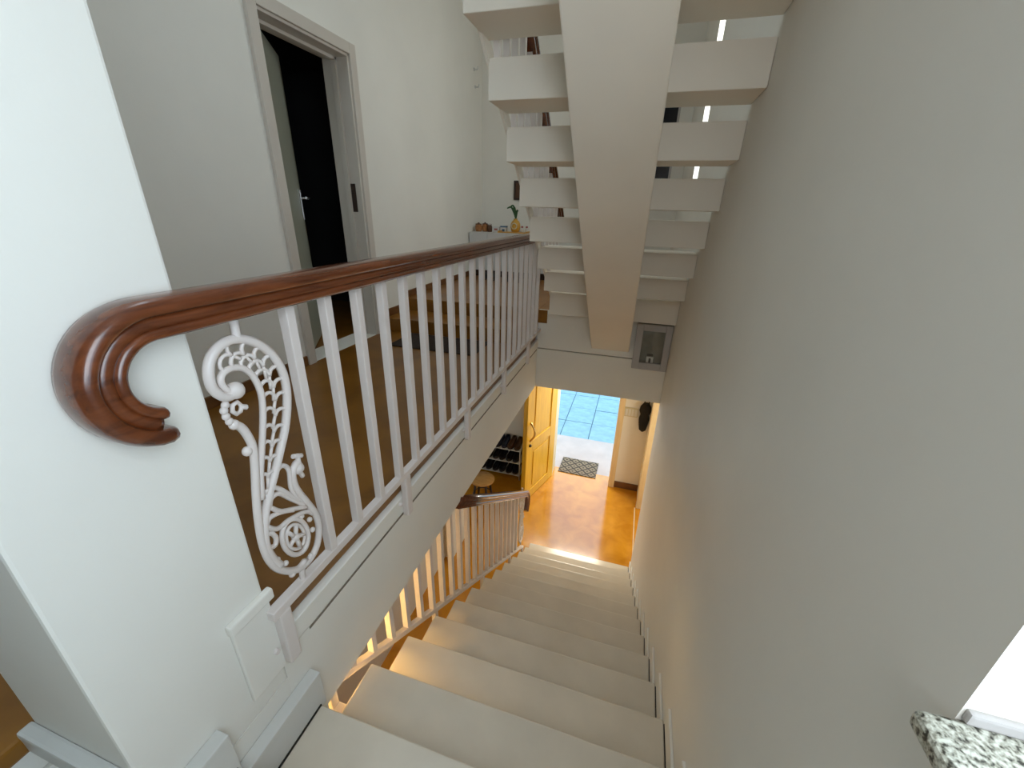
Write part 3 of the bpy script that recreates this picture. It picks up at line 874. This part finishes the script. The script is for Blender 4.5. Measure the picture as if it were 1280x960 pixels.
t = thing('tray_table', 'small gilt tray standing under the yellow vase', 'tray', (-1.95, yv - 0.14, CT))
f = MB()
f.box(-2.19, -1.72, yv - 0.18, yv + 0.1, CT + 0.002, CT + 0.016)
f.build('tray_top', 'ceramic_yellow', t, bevel=0.002)
f = MB()
for xx_ in (-2.18, -1.73):
    f.box(xx_ - 0.008, xx_ + 0.008, yv - 0.18, yv + 0.1, CT + 0.016, CT + 0.032)
f.build('tray_rim', 'ceramic_yellow', t)
xv = -1.955
t = thing('vase', 'round yellow vase holding a green plant on the cabinet', 'vase', (xv, yv, CT + 0.016))
MB().lathe(W(xv, yv, CT + 0.016), [(0.04, 0), (0.052, 0.012), (0.064, 0.05), (0.06, 0.095), (0.044, 0.125), (0.024, 0.14), (0.024, 0.15), (0.03, 0.155)], 20).build('vase_body', 'ceramic_yellow', t)
rg = MB()
rg.tube([W(xv, yv, CT + 0.016) + Vector((0.034 * math.cos(a), -0.062, 0.068 + 0.034 * math.sin(a))) for a in [2 * math.pi * i / 16 for i in range(16)]], 0.006, 6, closed=True)
rg.build('ring_motif', 'cream_plastic', t)
for i, (dx, dh, bend) in enumerate(((-0.06, 0.15, -0.11), (-0.035, 0.17, -0.07), (-0.02, 0.15, -0.03), (0.015, 0.11, 0.03))):
    b0_ = W(xv, yv, CT + 0.016) + Vector((0, 0.004 * i, 0.15))
    pts = catmull([b0_, b0_ + Vector((dx * 0.4, 0, dh * 0.5)), b0_ + Vector((dx, -0.01, dh * 0.9)), b0_ + Vector((bend, -0.015, dh * 0.8))], 4)
    MB().tube(pts, [0.006 + 0.008 * math.sin(math.pi * min(1, k / (len(pts) - 1) * 1.0)) * 0.9 for k in range(len(pts))], 6).build('leaf', 'leaf_green', t)
for i in range(2):
    xq = -1.845 + i * 0.075
    t = thing('small_bottle', 'tiny white bottle with a red cap beside the yellow vase', 'bottle', (xq, yv, CT + 0.016), 'tiny bottles by the vase')
    MB().lathe(W(xq, yv, CT + 0.016), [(0.018, 0), (0.02, 0.004), (0.02, 0.04), (0.010, 0.05)], 14).build('bottle_body', 'card_white', t)
    MB().lathe(W(xq, yv, CT + 0.016), [(0.014, 0.05), (0.014, 0.068), (0.012, 0.07)], 14).build('cap', 'label_red', t)
# framed picture on the back wall
t = thing('picture_frame', 'dark framed picture on the back wall above the yellow vase', 'picture', (-1.98, YB - 0.02, 0.16))
f = MB()
px0, px1, pz0, pz1 = -2.12, -1.84, 0.16, 0.445
for a in ((px0, px0 + 0.03, pz0, pz1), (px1 - 0.03, px1, pz0, pz1), (px0 + 0.03, px1 - 0.03, pz0, pz0 + 0.03), (px0 + 0.03, px1 - 0.03, pz1 - 0.03, pz1)):
    f.box(a[0], a[1], YB - 0.03, YB - 0.001, a[2], a[3])
f.build('frame', 'dark_wood', t, bevel=0.003)
MB().box(px0 + 0.03, px1 - 0.03, YB - 0.014, YB - 0.001, pz0 + 0.03, pz1 - 0.03).build('picture', 'brown_leather', t)
# wall hooks on the hall wall
for i, (y_, z_) in enumerate(((6.72, 1.86), (6.76, 1.66))):
    h = MB(); h.tube(catmull([W(XL, y_, z_), W(XL + 0.05, y_, z_ - 0.005), W(XL + 0.06, y_, z_ + 0.03)], 4), 0.006, 6)
    h.tube([W(XL, y_, z_), W(XL + 0.008, y_, z_)], 0.018, 10)
    tag(h.build('wall_hook', 'steel'), 'small metal hook high on the hall wall by the open steps', 'hook', 'wall hooks')

# ---------------------------------------------------------------- things at the entrance
dm = MB().box(-0.965, -0.255, 6.585, 7.11, -ZF, -ZF + 0.014).build('doormat', 'doormat_weave', bevel=0.004)
dm.rotation_euler.z = -0.02
tag(dm, 'brown doormat with a lattice of diamonds at the front door', 'mat')
sp = thing('switch_panel', 'cream electrical switch panel on the wall right of the front door', 'switch', (0.19, YD, -3.13))
MB().box(0.085, 0.305, YD - 0.02, YD, -3.14, -2.975).build('face_plate', 'cream_plastic', sp, bevel=0.004)
for i in range(4):
    MB().box(0.10 + i * 0.05, 0.14 + i * 0.05, YD - 0.027, YD - 0.02, -3.12, -2.995).build('switch', 'white_plastic', sp, bevel=0.003)
# black bag on a peg
pg = MB(); pg.tube([W(0.42, YD, -2.72), W(0.42, YD - 0.06, -2.72), W(0.42, YD - 0.07, -2.69)], 0.009, 8)
tag(pg.build('coat_peg', 'steel'), 'metal coat peg on the wall right of the front door', 'hook')
bgT = thing('hanging_bag', 'black cloth bag hanging on the wall right of the front door', 'bag', (0.41, YD - 0.04, -3.36))
m = MB()
rr = [(0.02, -3.36), (0.055, -3.33), (0.075, -3.22), (0.085, -3.12), (0.07, -3.05), (0.095, -2.98), (0.085, -2.90), (0.045, -2.84)]
R = []
for w_, z in rr:
    R.append([W(0.41 + w_ * math.cos(a), YD - 0.045 + min(0.04, w_) * math.sin(a), z) for a in [2 * math.pi * i / 12 for i in range(12)]])
m.rings(R); m.build('bag_body', 'black_fabric', bgT)
m = MB(); m.tube(catmull([W(0.375, YD - 0.05, -2.86), W(0.39, YD - 0.06, -2.76), W(0.42, YD - 0.058, -2.712), W(0.445, YD - 0.06, -2.76), W(0.45, YD - 0.05, -2.86)], 4), 0.007, 6)
m.build('strap', 'black_fabric', bgT)
# stool
sx, sy, sh = -2.02, 5.29, 0.49
so = thing('stool', 'round wooden stool with four dark legs near the shoe rack', 'stool', (sx, sy, -ZF))
MB().lathe(W(sx, sy, -ZF + sh - 0.04), [(0.14, 0), (0.158, 0.006), (0.16, 0.022), (0.152, 0.032), (0.02, 0.033)], 28).build('seat', 'stool_wood', so)
for a in range(4):
    th = math.pi / 4 + a * math.pi / 2
    l_ = MB(); top = W(sx, sy, -ZF + sh - 0.04); bot = W(sx, sy, -ZF)
    l_.tube([bot + Vector((0.14 * math.cos(th), 0.14 * math.sin(th), 0)), top + Vector((0.10 * math.cos(th), 0.10 * math.sin(th), 0.002))], [0.014, 0.018], 10)
    l_.build('leg', 'dark_wood', so)
rg = MB(); rg.tube([W(sx, sy, -ZF + 0.18) + Vector((0.126 * math.cos(a), 0.126 * math.sin(a), 0)) for a in [2 * math.pi * i / 20 for i in range(20)]], 0.008, 6, closed=True)
rg.build('foot_ring', 'dark_wood', so)
# shoe rack with shoes
rk = thing('shoe_rack', 'white tiered metal shoe rack against the entrance wall behind the open door', 'shoe rack', (-1.95, 6.3, -ZF))
rx0, rx1, ry0, ry1 = -2.42, -1.60, 6.08, 6.42
shelves = (-ZF + 0.10, -ZF + 0.36, -ZF + 0.62)
for x in (rx0, rx1):
    for y in (ry0, ry1):
        p = MB(); p.tube([W(x, y, -ZF), W(x, y, -ZF + 0.66)], 0.010, 8); p.build('post', 'white_plastic', rk)
for z in shelves:
    MB().box(rx0 - 0.012, rx1 + 0.012, ry0 - 0.012, ry1 + 0.012, z - 0.012, z).build('shelf', 'white_plastic', rk)
spec = [(shelves[2], -2.26, 'blue_fabric', 'dark blue'), (shelves[2], -1.98, 'blue_fabric', 'dark blue'), (shelves[2], -1.74, 'brown_leather', 'brown leather'),
        (shelves[1], -2.28, 'black_fabric', 'black'), (shelves[1], -2.02, 'black_fabric', 'black'), (shelves[1], -1.76, 'black_fabric', 'black'),
        (shelves[0], -2.28, 'black_fabric', 'black'), (shelves[0], -2.02, 'black_fabric', 'black'), (shelves[0], -1.76, 'black_fabric', 'black')]
tier = {shelves[0]: 'bottom', shelves[1]: 'middle', shelves[2]: 'top'}
for z, x, mt_, cl in spec:
    for d in (-0.06, 0.06):
        shoe(x + d, 6.25, z, -math.pi / 2 + d * 0.4, mt_, '%s shoe on the %s shelf of the shoe rack' % (cl, tier[z]), '%s shoes on the %s shelf' % (cl, tier[z]))
